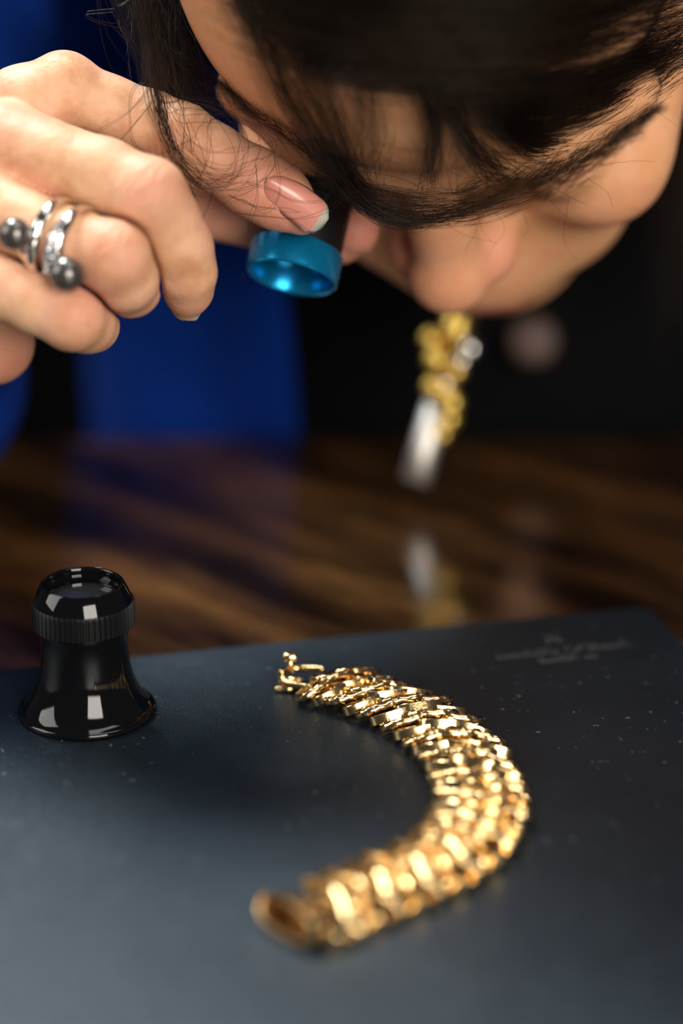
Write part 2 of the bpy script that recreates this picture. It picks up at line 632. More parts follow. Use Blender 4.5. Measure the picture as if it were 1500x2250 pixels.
# ------------------------------------------------------------------ standing eye loupe
LB = on_plane(192, 1563)                                 # centre of its foot on the pad
lp = tag(empty('eye_loupe', LB), 'black eye loupe standing on its flared foot on the pad', 'loupe')
zax = np.array([0, 0, 1.0])
prof = [(16.4, 0.0), (17.6, 0.1), (18.1, 0.7), (18.0, 1.5), (17.4, 1.9), (16.9, 2.1), (16.0, 3.0), (14.6, 5.0), (13.2, 7.8), (12.2, 11.0), (11.6, 14.5), (11.4, 18), (11.4, 23.6), (11.5, 23.7), (11.5, 24.2), (11.3, 24.3), (11.3, 25.2), (9.9, 25.2), (9.9, 14), (12.5, 5), (15.2, 1.2), (16.4, 0.0)]
o = sharp(mesh_obj('barrel', *lathe(prof, LB, zax, 96), M['black_plastic'], lp), 50)
seg = 56
th = np.linspace(0, 2 * math.pi, seg * 4, endpoint=False)
rr = np.where((np.arange(seg * 4) % 4) < 2, 13.4, 12.75)
vs, fs = [], []
for zz, add in ((25.0, -1.4), (25.4, 0.0), (31.3, 0.0), (31.9, -0.3), (32.0, -1.0)):
    r_ = np.minimum(rr + add, rr) if add > -0.9 else np.full(seg * 4, 13.4 + add)
    vs.append(LB + np.stack([r_ * np.cos(th), r_ * np.sin(th), np.full(seg * 4, zz)], 1))
vs = np.vstack(vs)
for i in range(4):
    for j in range(seg * 4):
        k = (j + 1) % (seg * 4)
        fs.append((i * seg * 4 + j, i * seg * 4 + k, (i + 1) * seg * 4 + k, (i + 1) * seg * 4 + j))
sharp(mesh_obj('ribbed_ring', vs, fs, M['black_matte'], lp), 25)
prof = [(12.9, 31.8), (12.8, 32.2), (10.75, 36.4), (10.45, 36.7), (10.1, 36.6), (9.9, 36.2), (9.7, 33.2), (9.6, 31.0)]
sharp(mesh_obj('bevelled_rim', *lathe(prof, LB, zax, 96), M['black_plastic'], lp), 60)
prof = [(9.8, 32.6), (8.6, 33.1), (6.0, 33.8), (3.0, 34.2), (0.001, 34.3)]
o = mesh_obj('lens', *lathe(prof, LB, zax, 64), M['dusty_glass'], lp); tag(o, 'dusty dark glass lens')

# ------------------------------------------------------------------ held loupe with blue ring
HL_ang, HL_tilt = math.radians(12.5), math.radians(14.5)
HL_d = 649.0
hb = at(639, 612, HL_d)
hax = nrm(math.cos(HL_tilt) * (math.sin(HL_ang) * RGT + math.cos(HL_ang) * UPV) + math.sin(HL_tilt) * FWD)
R0 = 12.55
hl = tag(empty('eye_loupe', hb), 'loupe with a shiny blue ring held up to the eye', 'loupe')
prof = [(R0 - 1.9, 1.6), (R0 - 1.2, 0.25), (R0 - 0.5, 0.0), (R0, 0.45), (R0, 8.0), (R0 - 0.4, 8.5), (R0 - 1.2, 8.6), (R0 - 1.9, 8.4)]
sharp(mesh_obj('blue_ring', *lathe(prof, hb, hax, 96, True), M['blue_metal'], hl), 40)
prof = [(R0 - 1.8, 8.2), (R0 - 0.75, 8.3), (R0 - 0.7, 24.0), (R0 - 0.2, 27.0), (R0 + 0.6, 29.5), (R0 + 0.7, 30), (R0 - 0.6, 30), (R0 - 2.0, 24), (R0 - 2.0, 8.3)]
sharp(mesh_obj('barrel', *lathe(prof, hb, hax, 96, True), M['black_matte'], hl), 40)
prof = [(R0 - 2.0, 9.6), (8, 8.8), (4.5, 8.3), (0.001, 8.2), (0.001, 11.2), (4.5, 11.1), (R0 - 2.0, 10.2)]
mesh_obj('lens', *lathe(prof, hb, hax, 64), M['glass'], hl)

# ------------------------------------------------------------------ gold bracelet
cl = [(668, 1492), (725, 1500), (800, 1521), (890, 1556), (968, 1603), (1022, 1655), (1052, 1718), (1056, 1782), (1022, 1846), (950, 1897), (860, 1938), (760, 1982), (672, 2018), (622, 2040)]
path = smooth_path([on_plane(x, y, 2.6) for x, y in cl], 400)
seglen = np.concatenate([[0], np.cumsum(np.linalg.norm(np.diff(path, axis=0), axis=1))])
BL = seglen[-1]
br = tag(empty('bracelet', np.array([path[:, 0].mean(), path[:, 1].mean(), 0.0])), 'yellow gold bracelet of braided links curving across the pad', 'bracelet')


def oval_loop(kind):
    a, b = 6.0, 3.3                                      # half length, half width of the centre line
    n = 52 if kind == 'rope' else 32
    vs, fs = [], []
    if kind == 'flat':
        prof = [(-0.6, -1.1), (-0.48, -1.25), (0.48, -1.25), (0.6, -1.1), (0.6, 1.1), (0.48, 1.25), (-0.48, 1.25), (-0.6, 1.1)]
    ns = 8 if kind == 'flat' else 10
    for i in range(n):
        t = 2 * math.pi * i / n
        ct, st_ = math.cos(t), math.sin(t)
        p = np.array([a * math.copysign(abs(ct) ** 0.9, ct), b * math.copysign(abs(st_) ** 0.85, st_), 0])
        nrmv = nrm(np.array([math.copysign(abs(ct) ** 1.1, ct) / a, math.copysign(abs(st_) ** 1.15, st_) / b, 0]))
        if kind == 'flat':
            for (q, z) in prof: vs.append(p + nrmv * q + np.array([0, 0, z]))
        else:
            for j in range(ns):
                ph = 2 * math.pi * j / ns
                r = 1.18 + 0.20 * math.cos(2 * (ph + t * 6.5))
                vs.append(p + nrmv * r * math.cos(ph) + np.array([0, 0, r * math.sin(ph)]))
    for i in range(n):
        for j in range(ns):
            k, l = (j + 1) % ns, (i + 1) % n
            fs.append((i * ns + j, l * ns + j, l * ns + k, i * ns + k))
    me = bpy.data.meshes.new('link_' + kind)
    me.from_pydata((np.array(vs) * MM).tolist(), [], fs)
    me.update()
    me.polygons.foreach_set('use_smooth', [True] * len(me.polygons))
    me.materials.append(M['gold'])
    if kind == 'flat': me.set_sharp_from_angle(angle=math.radians(32))
    return me


LK = {'flat': oval_loop('flat'), 'rope': oval_loop('rope')}
PITCHB = 5.8
nrow = int((BL - 12) / PITCHB)
bb = base_of(br)


def br_frame(s):
    s = np.clip(s, 0, BL)
    p = np.array([np.interp(s, seglen, path[:, k]) for k in range(3)])
    q = np.array([np.interp(np.clip(s + 1, 0, BL), seglen, path[:, k]) for k in range(3)])
    r = np.array([np.interp(np.clip(s - 1, 0, BL), seglen, path[:, k]) for k in range(3)])
    t = nrm(q - r)
    return p, t, np.array([t[1], -t[0], 0])               # tangent (away from clasp), side (inner side of the curve is +)


for i in range(nrow):
    kind = 'flat' if i % 2 else 'rope'
    for c, (off, ds, dz) in enumerate(((5.9, 0.0, -0.2), (0.0, 2.6, 0.9), (-5.9, 5.2, -0.2))):
        s = 6 + i * PITCHB + ds
        p, t, sd = br_frame(s)
        o = bpy.data.objects.new('link', LK[kind])
        COL.objects.link(o)
        o.parent = br
        yaw = math.radians(-24 + RNG.normal(0, 2.5))
        lx = nrm(sd * math.cos(yaw) + t * math.sin(yaw))  # long axis across the band
        tilt = math.radians(25 + RNG.normal(0, 5))
        ly0 = np.cross(zax, lx)
        roll = math.radians((12, 0, -12)[c] + RNG.normal(0, 4))
        lz = nrm(zax * math.cos(tilt) + ly0 * math.sin(tilt) * (1 if np.dot(ly0, t) > 0 else -1) * -1 - lx * math.sin(roll) * -1)
        ly = nrm(np.cross(lz, lx)); lx = np.cross(ly, lz)
        mw = Matrix(((lx[0], ly[0], lz[0]), (lx[1], ly[1], lz[1]), (lx[2], ly[2], lz[2]))).to_4x4()
        mw.translation = Vector((p + sd * off + zax * (0.9 + dz + (0.45 if kind == 'rope' else 0.0)) - bb) * MM)
        o.matrix_local = mw

# far end: spring tongue of the clasp with its thumb tab and pin
p0, t0, s0 = br_frame(0)
t0 = -t0                                                  # pointing out of the end
tg = [p0 + t0 * -4 + s0 * 5 + zax * 0.2, p0 + t0 * 3 + s0 * 4.5 + zax * 0.4, p0 + t0 * 5.5 + s0 * 2 + zax * 1.0, p0 + t0 * 5.5 - s0 * 2 + zax * 1.0, p0 + t0 * 3 - s0 * 4.5 + zax * 0.8, p0 - t0 * 4 - s0 * 5 + zax * 1.2]
tongue = mesh_obj('clasp_tongue', *tube(smooth_path(tg, 40), 0.9, 10), M['gold'], br)
mesh_obj('clasp_spring', *tube(smooth_path([p0 + t0 * 5.3 + zax * 3.0 + s0 * 2.5, p0 + t0 * 5.8 + zax * 1.5 + s0 * 2.3, p0 + t0 * 5.8 - zax * 0.6 + s0 * 2.2, p0 + t0 * 5.0 - zax * 1.0, p0 + t0 * 1 - zax * 0.5], 24), 0.8, 10), M['gold'], tongue)
tab = [p0 + t0 * 3.2 + zax * 1.5, p0 + t0 * 3.8 + zax * 3.5, p0 + t0 * 4.0 + zax * 5.6]
mesh_obj('clasp_tab_stem', *tube(np.array(tab), 0.9, 10), M['gold'], tongue)
hd_ = p0 + t0 * 4.0 + zax * 5.9
mesh_obj('clasp_tab', *tube(np.array([hd_ - RGT * 1.8, hd_ - RGT * 1.3, hd_, hd_ + RGT * 1.3, hd_ + RGT * 1.9]), np.array([0.8, 1.25, 1.0, 1.25, 0.8]), 12), M['gold'], tongue)
pin = [on_plane(604, 1514, 0.9), on_plane(622, 1513, 1.0), on_plane(640, 1513, 1.0), p0 + t0 * 1 - zax * 0.4]
mesh_obj('clasp_pin', *tube(smooth_path(pin, 16), np.linspace(0.8, 1.0, 16), 10), M['gold'], tongue)

# near end: open oval box of the clasp
p1, t1, s1 = br_frame(BL)
p1 = p1 - t1 * 1.5
bt1 = nrm(t1 * math.cos(0.34) + zax * math.sin(0.34)); bz1 = nrm(zax * math.cos(0.34) - t1 * math.sin(0.34))
box_vs, box_fs = [], []
nn = 48
for k, (q, infl) in enumerate(((-5.5, 0.0), (-5.2, 0.3), (0.5, 0.55), (1.2, 0.25), (1.25, -0.05), (0.8, -0.3), (-5.0, -0.4))):
    for j in range(nn):
        a = 2 * math.pi * j / nn
        ca, sa = math.cos(a), math.sin(a)
        ex = (8.6 + infl) * math.copysign(abs(ca) ** 0.75, ca)
        ez = (3.5 + infl) * math.copysign(abs(sa) ** 0.75, sa)
        box_vs.append(p1 + bt1 * q + s1 * ex + bz1 * ez + zax * 1.9)
for k in range(6):
    for j in range(nn):
        l = (j + 1) % nn
        box_fs.append((k * nn + j, k * nn + l, (k + 1) * nn + l, (k + 1) * nn + j))
clasp_box = o = fix_normals(mesh_obj('clasp_box', np.array(box_vs), box_fs, M['gold'], br)); sharp(o, 40)
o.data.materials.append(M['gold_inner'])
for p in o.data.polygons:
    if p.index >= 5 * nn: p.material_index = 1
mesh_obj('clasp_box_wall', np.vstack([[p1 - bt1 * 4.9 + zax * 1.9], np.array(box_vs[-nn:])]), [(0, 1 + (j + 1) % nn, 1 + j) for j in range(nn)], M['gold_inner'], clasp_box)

# ------------------------------------------------------------------ the woman: head
G = at(934, 428, 638)                                    # point between the brows


def camv(x, y, z):                                       # image right, image down, away from the camera
    return x * RGT - y * UPV + z * FWD


HU = nrm(camv(-0.215, -0.25, -0.94))                      # crown direction
HF = camv(-0.09, 0.96, -0.25)
HF = nrm(HF - HU * np.dot(HF, HU))                       # face direction
HX = np.cross(HU, HF)                                    # towards image right
if np.dot(HX, RGT) < 0: HX = -HX
HR = np.stack([HX, HF, HU])                              # world -> head rows


def hd(x, f, u):
    """head-local mm -> world mm"""
    return G + HX * x + HF * f + HU * u


CRAN_C, CRAN_R = (0, -88, 34), (71, 88, 84)


def build_head():
    corners = np.array([hd(x, f, u) for x in (-80, 80) for f in (-120, 34) for u in (-130, 128)])
    lo, hi = corners.min(0) - 2, corners.max(0) + 2
    F = Field(lo, hi, 1.25)
    E = lambda c, r, k=6, sub=False: F.ell(hd(*c), r, HR, k, sub)
    Cn = lambda a, b, ra, rb, k=5, sub=False: F.cone(hd(*a), hd(*b), ra, rb, k, sub)
    E(CRAN_C, CRAN_R, 0)
    E((0, -48, 30), (57, 44, 44), 14)                     # forehead
    E((0, -58, -46), (53, 50, 62), 16)                    # mid face
    for s in (-1, 1):
        Cn((s * 8, -9, 0), (s * 32, -14, 4), 7.5, 7.5, 8)          # brow ridge
        Cn((s * 32, -14, 4), (s * 53, -31, -1), 7.5, 7.5, 8)
        E((s * 40, -26, -37), (20, 20, 16), 12)          # cheekbone
        E((s * 54, -60, -32), (11, 30, 14), 12)
        E((s * 28, -28, -66), (18, 21, 22), 12)          # lower cheek
        Cn((s * 46, -80, -84), (s * 12, -28, -112), 14, 13, 12)    # jaw
        E((s * 31, 5, -20), (14, 12, 9), 7, True)       # eye socket
        E((s * 31, -20, -20), (13.2, 12.4, 12.4), 5)     # closed lid over the eye
        Cn((s * 70, -88, -20), (s * 76, -98, -6), 5, 7, 4)         # ear
        Cn((s * 76, -98, -6), (s * 72, -92, -46), 7, 5, 4)
    E((0, -19, -77), (28, 24, 25), 14)                    # muzzle
    E((0, -20, -112), (17, 13, 13), 10)                   # chin
    Cn((0, -10, -6), (0, -2, -22), 6.5, 7.6, 8)           # nose bridge
    Cn((0, -2, -21), (0, 5.5, -37), 7.8, 10.6, 7)
    E((0, 8.6, -40), (11.4, 10.4, 9.4), 4)                 # nose tip
    for s in (-1, 1):
        E((s * 11.5, -2, -43), (7.0, 10.0, 7.4), 5)        # nostril wing
        E((s * 5.5, 3, -52), (3.0, 5.5, 3.5), 2, True)
    Cn((-17, -8, -82), (17, -8, -82), 3.5, 3.5, 4)
    Cn((-9, -1.5, -80), (9, -1.5, -80), 4.0, 4.0, 3)
    Cn((-10, -3.0, -87.5), (10, -3.0, -87.5), 4.6, 4.6, 2.5)
    # neck running back to the shoulders
    Cn((0, -92, -66), (0, -112, -128), 50, 52, 16)
    v, f = F.surface()
    v, f = compact(v, f)
    return relax(v, f, 3), f


def jnt(l):
    return [at(*p[:3]) for p in l], [p[3] for p in l]


THUMB = [(-40, 330, 632, 15.0), (60, 245, 629, 12.0), (142, 200, 628, 9.4), (240, 238, 630, 8.2), (330, 268, 631, 8.0), (400, 302, 631.5, 8.5), (470, 345, 632, 8.3), (560, 402, 632, 8.9), (615, 436, 632.5, 8.4), (662, 470, 634, 5.6)]
INDEX = [(40, 330, 640, 11.0), (220, 380, 652, 9.0), (420, 448, 664, 8.6), (600, 492, 672, 7.8), (745, 515, 668, 7.6), (780, 505, 662, 6.6)]
MIDDLE = [(20, 330, 618, 12.5), (120, 356, 612, 9.8), (230, 384, 606, 8.8), (325, 430, 602, 9.3), (362, 482, 605, 8.3), (394, 545, 609, 8.2), (410, 600, 613, 7.3), (413, 640, 618, 6.0), (409, 672, 622, 4.0)]
RING = [(-60, 430, 616, 11.5), (60, 500, 606, 9.0), (160, 535, 601, 8.5), (248, 566, 598, 9.0), (275, 612, 603, 7.9), (287, 630, 612, 7.4), (270, 628, 624, 7.0), (230, 605, 630, 6.0)]
PINKY = [(-90, 545, 620, 10.5), (0, 628, 606, 8.2), (90, 668, 602, 7.6), (158, 698, 600, 7.8), (190, 712, 607, 6.9), (203, 716, 617, 6.4), (180, 705, 628, 5.6)]
WRIST = at(-215, 560, 650)
ELBOW = np.array([-137.0, 152.0, 44.0])


def build_hand():
    lo = np.minimum(at(-330, 100, 640), at(830, 880, 700)) - 8
    pts = [at(x, y, d) for x in (-300, 830) for y in (90, 900) for d in (585, 690)]
    lo, hi = np.min(pts, 0) - 3, np.max(pts, 0) + 3
    F = Field(lo, hi, 0.65)
    # palm and back of the hand
    F.chain([WRIST, at(-120, 430, 640), at(-20, 360, 632)], [24, 20, 15], 8)
    F.cone(WRIST, WRIST + nrm(ELBOW - WRIST) * 60, 24, 27, 8)
    F.cone(at(-150, 500, 645), at(-60, 620, 640), 20, 14, 8)
    F.cone(at(-150, 640, 652), at(-18, 752, 648), 20, 11.5, 9)      # heel of the hand
    F.cone(at(-90, 420, 632), at(20, 400, 624), 15, 10, 7)
    F.cone(at(-120, 560, 636), at(-30, 560, 622), 15, 10, 7)
    qs = []
    for ch, k in ((INDEX, 1.2), (MIDDLE, 0.5), (RING, 0.5), (PINKY, 0.5), (THUMB, 0.7)):
        p, r = jnt(ch)
        qs.append((finger_chain(F, p, r, k), p[0]))
    # knuckle swellings
    for (px, py, d, r) in ((330, 432, 600, 8.2), (250, 566, 596, 7.6), (158, 698, 598.5, 6.7), (138, 188, 626, 8.2), (392, 296, 628.5, 7.6)):
        F.ell(at(px, py, d), (r, r, r), None, 3)
    # tendon groove between thumb and back of hand, fold lines at the joints
    F.cone(at(170, 268, 612), at(350, 322, 616), 1.6, 1.2, 4.0, True)
    F.cone(at(92, 402, 596), at(190, 452, 596), 1.6, 1.2, 3.5, True)
    # dark folds where neighbouring fingers press together
    X, Y, Z = np.meshgrid(*F.ax, indexing='ij', sparse=True)
    for i, j in ((1, 2), (2, 3), (1, 4), (0, 4), (0, 1)):
        (qa, pa), (qb, pb_) = qs[i], qs[j]
        dist = np.minimum(np.sqrt((X - pa[0]) ** 2 + (Y - pa[1]) ** 2 + (Z - pa[2]) ** 2), np.sqrt((X - pb_[0]) ** 2 + (Y - pb_[1]) ** 2 + (Z - pb_[2]) ** 2))
        wd = 1.15 * np.clip((dist - 14) / 14, 0, 1)
        deep = 3.2 * np.clip((dist - 12) / 14, 0, 1)
        slit = np.maximum(np.abs(qa - qb) - wd, -np.minimum(qa, qb) - deep)
        slit = np.maximum(slit, np.minimum(qa, qb) - 1.5)
        F.d = np.maximum(F.d, -slit)
    v, f = F.surface()
    v, f = compact(v, f)
    return relax(v, f, 2), f


def finger_chain(F, p, r, k):
    """a finger as one smooth chain, joined to the hand with little blending so it stays separate from its neighbours"""
    m = max(r) + 9
    s, P = F.window(np.min(p, 0) - m, np.max(p, 0) + m)
    q = None
    for i in range(len(p) - 1):
        a, b = p[i].astype(np.float32), p[i + 1].astype(np.float32)
        ba = b - a
        t = np.clip(((P[0] - a[0]) * ba[0] + (P[1] - a[1]) * ba[1] + (P[2] - a[2]) * ba[2]) / (ba @ ba), 0, 1)
        d = np.sqrt((P[0] - a[0] - t * ba[0]) ** 2 + (P[1] - a[1] - t * ba[1]) ** 2 + (P[2] - a[2] - t * ba[2]) ** 2) - (r[i] + (r[i + 1] - r[i]) * t)
        if q is None: q = d
        else:
            kk = 2.5
            hh = np.clip(0.5 + 0.5 * (q - d) / kk, 0, 1)
            q = q * (1 - hh) + d * hh - kk * hh * (1 - hh)
    b0 = p[0]
    kv = k + 7.0 * np.clip(1 - np.sqrt((P[0] - b0[0]) ** 2 + (P[1] - b0[1]) ** 2 + (P[2] - b0[2]) ** 2) / 24.0, 0, 1)
    d0 = F.d[s]
    hh = np.clip(0.5 + 0.5 * (d0 - q) / kv, 0, 1)
    F.d[s] = d0 * (1 - hh) + q * hh - kv * hh * (1 - hh)
    full = np.full(F.d.shape, 40.0, np.float32)
    full[s] = q
    return full


def loft(rings, seg=64, close_top=True):
    """rings: (center xyz, rx, ry)"""
    th = np.linspace(0, 2 * math.pi, seg, endpoint=False)
    vs = [np.stack([c[0] + rx * np.cos(th), c[1] + ry * np.sin(th), np.full(seg, c[2])], 1) for c, rx, ry in rings]
    n = len(rings)
    fs = [(i * seg + j, i * seg + (j + 1) % seg, (i + 1) * seg + (j + 1) % seg, (i + 1) * seg + j) for i in range(n - 1) for j in range(seg)]
    fs.append(tuple(range(seg))[::-1]); fs.append(tuple((n - 1) * seg + j for j in range(seg)))
    return np.vstack(vs), fs


# torso: seated behind the table and leaning over it
TX = 58.0
TORSO = [((TX, 420, -420), 160, 120), ((TX, 405, -300), 158, 122), ((TX, 380, -120), 146, 112), ((TX, 368, 0), 144, 108), ((TX, 358, 90), 154, 112), ((TX, 350, 180), 172, 116), ((TX, 352, 260), 178, 112), ((TX, 356, 320), 150, 92), ((TX, 352, 355), 95, 72), ((TX, 345, 372), 62, 56)]


def torso_rings(off, z0=None, z1=None, n=26):
    zs = [r[0][2] for r in TORSO]
    z = np.linspace(zs[0] if z0 is None else z0, zs[-1] if z1 is None else z1, n)
    g = lambda f: np.interp(z, zs, [f(r) for r in TORSO])
    return [((cx, cy, zz), rx + off, ry + off) for cx, cy, zz, rx, ry in zip(g(lambda r: r[0][0]), g(lambda r: r[0][1]), z, g(lambda r: r[1]), g(lambda r: r[2]))]


SHOULDER = np.array([-105.0, 360.0, 285.0])
SHOULDER_L = np.array([222.0, 360.0, 285.0])
ELBOW_L = np.array([310.0, 250.0, 60.0])
HAND_L = np.array([330.0, 330.0, -90.0])
hv, hf = build_head()
gv, gf = build_hand()
tv, tf = loft(torso_rings(-8))
neck = tube(smooth_path([hd(0, -100, -80), hd(0, -125, -130), np.array([TX, 330, 360.0]), np.array([TX, 345, 330.0])], 16), np.linspace(50, 58, 16), 32)
armr = tube(smooth_path([SHOULDER, (SHOULDER + ELBOW) / 2 + np.array([-22, 0, 0]), ELBOW, ELBOW * 0.5 + WRIST * 0.5, WRIST], 40), np.linspace(46, 24, 40), 24)
arml = tube(smooth_path([SHOULDER_L, (SHOULDER_L + ELBOW_L) / 2 + np.array([20, 0, 0]), ELBOW_L, HAND_L], 30), np.linspace(46, 26, 30), 24)


def vnormals(v, f):
    fn = np.cross(v[f[:, 2]] - v[f[:, 0]], v[f[:, 3]] - v[f[:, 1]])
    n = np.zeros_like(v)
    for k in range(4):
        for q in range(3): n[:, q] += np.bincount(f[:, k], fn[:, q], len(v))
    return n / (np.linalg.norm(n, axis=1)[:, None] + 1e-9)


def wrinkle(v, f, c, axis, R, wave, amp, ph=0.0):
    # soft folds across the finger around a joint
    n = vnormals(v, f)
    r = v - c
    a = nrm(axis)
    t = r @ a
    side = np.linalg.norm(r - t[:, None] * a, axis=1)
    w = np.exp(-(t * t) / (R * R)) * np.exp(-(side * side) / (1.6 * R) ** 2)
    wob = 0.5 * np.sin(r[:, 0] * 0.9 + ph) + 0.4 * np.sin(r[:, 2] * 1.3 + 2 * ph)
    s_ = np.sin((t + wob) * 2 * math.pi / wave + ph)
    return v + n * (amp * w * (np.abs(s_) ** 0.7 * np.sign(s_)))[:, None]


for ch, i, R_, wv, am in ((THUMB, 5, 7.5, 2.3, 0.20), (THUMB, 4, 4.0, 2.6, 0.14), (MIDDLE, 3, 5.5, 2.7, 0.13), (RING, 3, 5.0, 2.6, 0.11), (PINKY, 3, 4.5, 2.6, 0.10), (MIDDLE, 6, 3.2, 2.2, 0.10)):
    p_, r_ = jnt(ch)
    gv = wrinkle(gv, gf, p_[i] - FWD * r_[i] * 0.9, p_[i + 1] - p_[i - 1], R_, wv, am, i * 1.3)
# veins and tendons on the back of the hand
for pl, am in (([(-60, 300, 612), (60, 320, 608), (150, 350, 602), (260, 380, 598)], 0.5), ([(-20, 400, 606), (60, 470, 600), (120, 505, 596)], 0.4), ([(60, 190, 620), (130, 260, 618), (200, 330, 604)], 0.35)):
    g_ = smooth_path([at(*q) for q in pl], 40)
    dmin = np.full(len(gv), 1e9)
    for q in g_: dmin = np.minimum(dmin, ((gv - q) ** 2).sum(1))
    gv = gv + vnormals(gv, gf) * (am * np.exp(-dmin / 20.0))[:, None]
bv, bf = merge((hv, hf.tolist()), (gv, gf.tolist()), (tv, tf), neck, armr, arml)
person = mesh_obj('person', bv, bf, M['skin'], base=(TX, 400, -420))
tag(person, 'woman in blue jacket bending her head over a loupe in her raised hand', 'person')


# colour of the skin: redder knuckles, nose, cheeks, fingertips; lips
def blot(v, c, r, amp):
    return amp * np.exp(-((v - c) ** 2).sum(1) / (r * r))


tint = np.zeros((len(bv), 4)); tint[:, 3] = 1
for px, py, d, r, a in ((335, 425, 595, 8, 0.45), (255, 570, 592, 8, 0.42), (165, 700, 593, 8, 0.42), (395, 285, 618, 8, 0.3), (600, 440, 625, 13, 0.55), (655, 480, 628, 8, 0.3), (412, 655, 616, 8, 0.5), (780, 510, 660, 14, 0.9), (470, 480, 655, 16, 0.6), (30, 790, 640, 16, 0.6), (10, 290, 610, 14, 0.25), (270, 650, 604, 8, 0.2)):
    tint[:, 0] += blot(bv, at(px, py, d), r, a)
for x, f_, u, r, a in ((0, 17, -40, 12, 0.35), (15, 3, -40, 9, 0.5), (-15, 3, -40, 9, 0.5), (46, -12, -40, 16, 0.22), (-46, -12, -40, 16, 0.22), (0, 0, -18, 9, 0.2)):
    tint[:, 0] += blot(bv, hd(x, f_, u), r, a)
for x in (-9, -3, 3, 9):
    tint[:, 1] += blot(bv, hd(x, 1.5, -83), 7, 0.5)
for x, f_, u, r, a in ((50, -10, -33, 3.0, 0.5), (38, -8, -42, 2.5, 0.35), (57, -22, -26, 5, 0.35), (60, -20, -8, 6, 0.3), (30, 0, 30, 10, 0.2), (-20, 0, 34, 12, 0.3)):
    tint[:, 2] += blot(bv, hd(x, f_, u), r, a)
tint[:len(hv), 2] = np.clip(tint[:len(hv), 2] + 0.55, 0, 0.9)
tint = np.clip(tint, 0, 1)
ca = person.data.color_attributes.new('tint', 'FLOAT_COLOR', 'POINT')
ca.data.foreach_set('color', tint.astype(np.float32).ravel())


# fingernails
def nail(c0, c1, side, out, w0, w1, wt, lift=0.0, tip=0.25, curve=0.32):
    """curved nail plate from cuticle c0 to free edge c1; side = across, out = away from the finger"""
    n, m = 18, 13
    side = nrm(side - nrm(c1 - c0) * np.dot(side, nrm(c1 - c0)))
    vs = []
    for i in range(n):
        t = i / (n - 1)
        w = w0 + (w1 - w0) * min(1, t * 2.2)
        if t < 0.18: w *= math.sqrt(max(0.02, 1 - ((0.18 - t) / 0.18) ** 2)) * 0.85 + 0.15
        if t > 0.8: w *= math.sqrt(max(0.02, 1 - ((t - 0.8) / 0.2) ** 2)) * wt + (1 - wt)
        for j in range(m):
            u = -1 + 2 * j / (m - 1)
            vs.append(c0 + (c1 - c0) * t + side * w * u + out * (w1 * curve * (1 - u * u) * 2.0 - w1 * curve + math.sin(math.pi * t) * lift))
    fs = [(i * m + j, i * m + j + 1, (i + 1) * m + j + 1, (i + 1) * m + j) for i in range(n - 1) for j in range(m - 1)]
    o = mesh_obj('fingernail', np.array(vs), fs, M['nail'], person)
    o.data.materials.append(M['nail_tip'])
    for p in o.data.polygons:
        if (p.index // (m - 1)) / (n - 1) > 1 - tip: p.material_index = 1
    md = o.modifiers.new('thick', 'SOLIDIFY'); md.thickness = 0.45 * MM; md.offset = 0
    return o


tout = nrm(camv(0.30, -0.20, -0.93))
nail(at(585, 398, 622.6), at(715, 488, 628.4), camv(-0.5, 0.75, 0), tout, 3.2, 4.6, 0.75, 1.3, 0.17)
nail(at(446, 630, 615), at(424, 700, 623), camv(0.3, 0, 1), nrm(camv(0.8, 0.35, -0.4)), 2.4, 3.2, 0.6, 0.4, 0.2)
nail(at(803, 478, 664), at(806, 548, 661), camv(0.2, 0, 1), nrm(camv(1, 0, 0.1)), 2.4, 3.0, 0.6, 0.3, 0.0)


# ------------------------------------------------------------------ hair
def hair_tubes(strands, r0, r1):
    """three-sided tubes for many strands (list of (n,3) with equal n)"""
    n_ = max(len(s) for s in strands)
    P = np.stack([s if len(s) == n_ else np.stack([np.interp(np.linspace(0, len(s) - 1, n_), np.arange(len(s)), s[:, k]) for k in range(3)], 1) for s in strands])
    N, n, _ = P.shape
    T = np.gradient(P, axis=1)
    T /= np.linalg.norm(T, axis=2, keepdims=True) + 1e-9
    ref = np.array([0.31, 0.52, 0.79])
    U = np.cross(T, ref); U /= np.linalg.norm(U, axis=2, keepdims=True) + 1e-9
    Wv = np.cross(T, U)
    rad = np.linspace(r0, r1, n)[None, :, None]
    vs = np.stack([P + rad * (U * math.cos(a) + Wv * math.sin(a)) for a in (0, 2.0944, 4.18879)], 2)   # N,n,3,3
    vs = vs.reshape(-1, 3)
    base = (np.arange(N)[:, None] * n + np.arange(n - 1)[None]) * 3
    base = base.reshape(-1)
    F = np.vstack([np.stack([base + j, base + (j + 1) % 3, base + 3 + (j + 1) % 3, base + 3 + j], 1) for j in range(3)])
    return vs, F


def cran_depth(px, py, off=4.0):
    """depth at which the view ray through a pixel meets the hair-covered skull"""
    r = FWD + (px - 750.0) / FPX * RGT - (py - 1125.0) / FPX * UPV
    o_, d_ = HR @ (CAM - hd(*CRAN_C)), HR @ r
    R_ = np.array(CRAN_R, float) + off
    a = ((d_ / R_) ** 2).sum(); b = 2 * (o_ * d_ / R_ ** 2).sum(); c = ((o_ / R_) ** 2).sum() - 1
    q = b * b - 4 * a * c
    if q < 0: return -b / (2 * a)
    return (-b - math.sqrt(q)) / (2 * a)


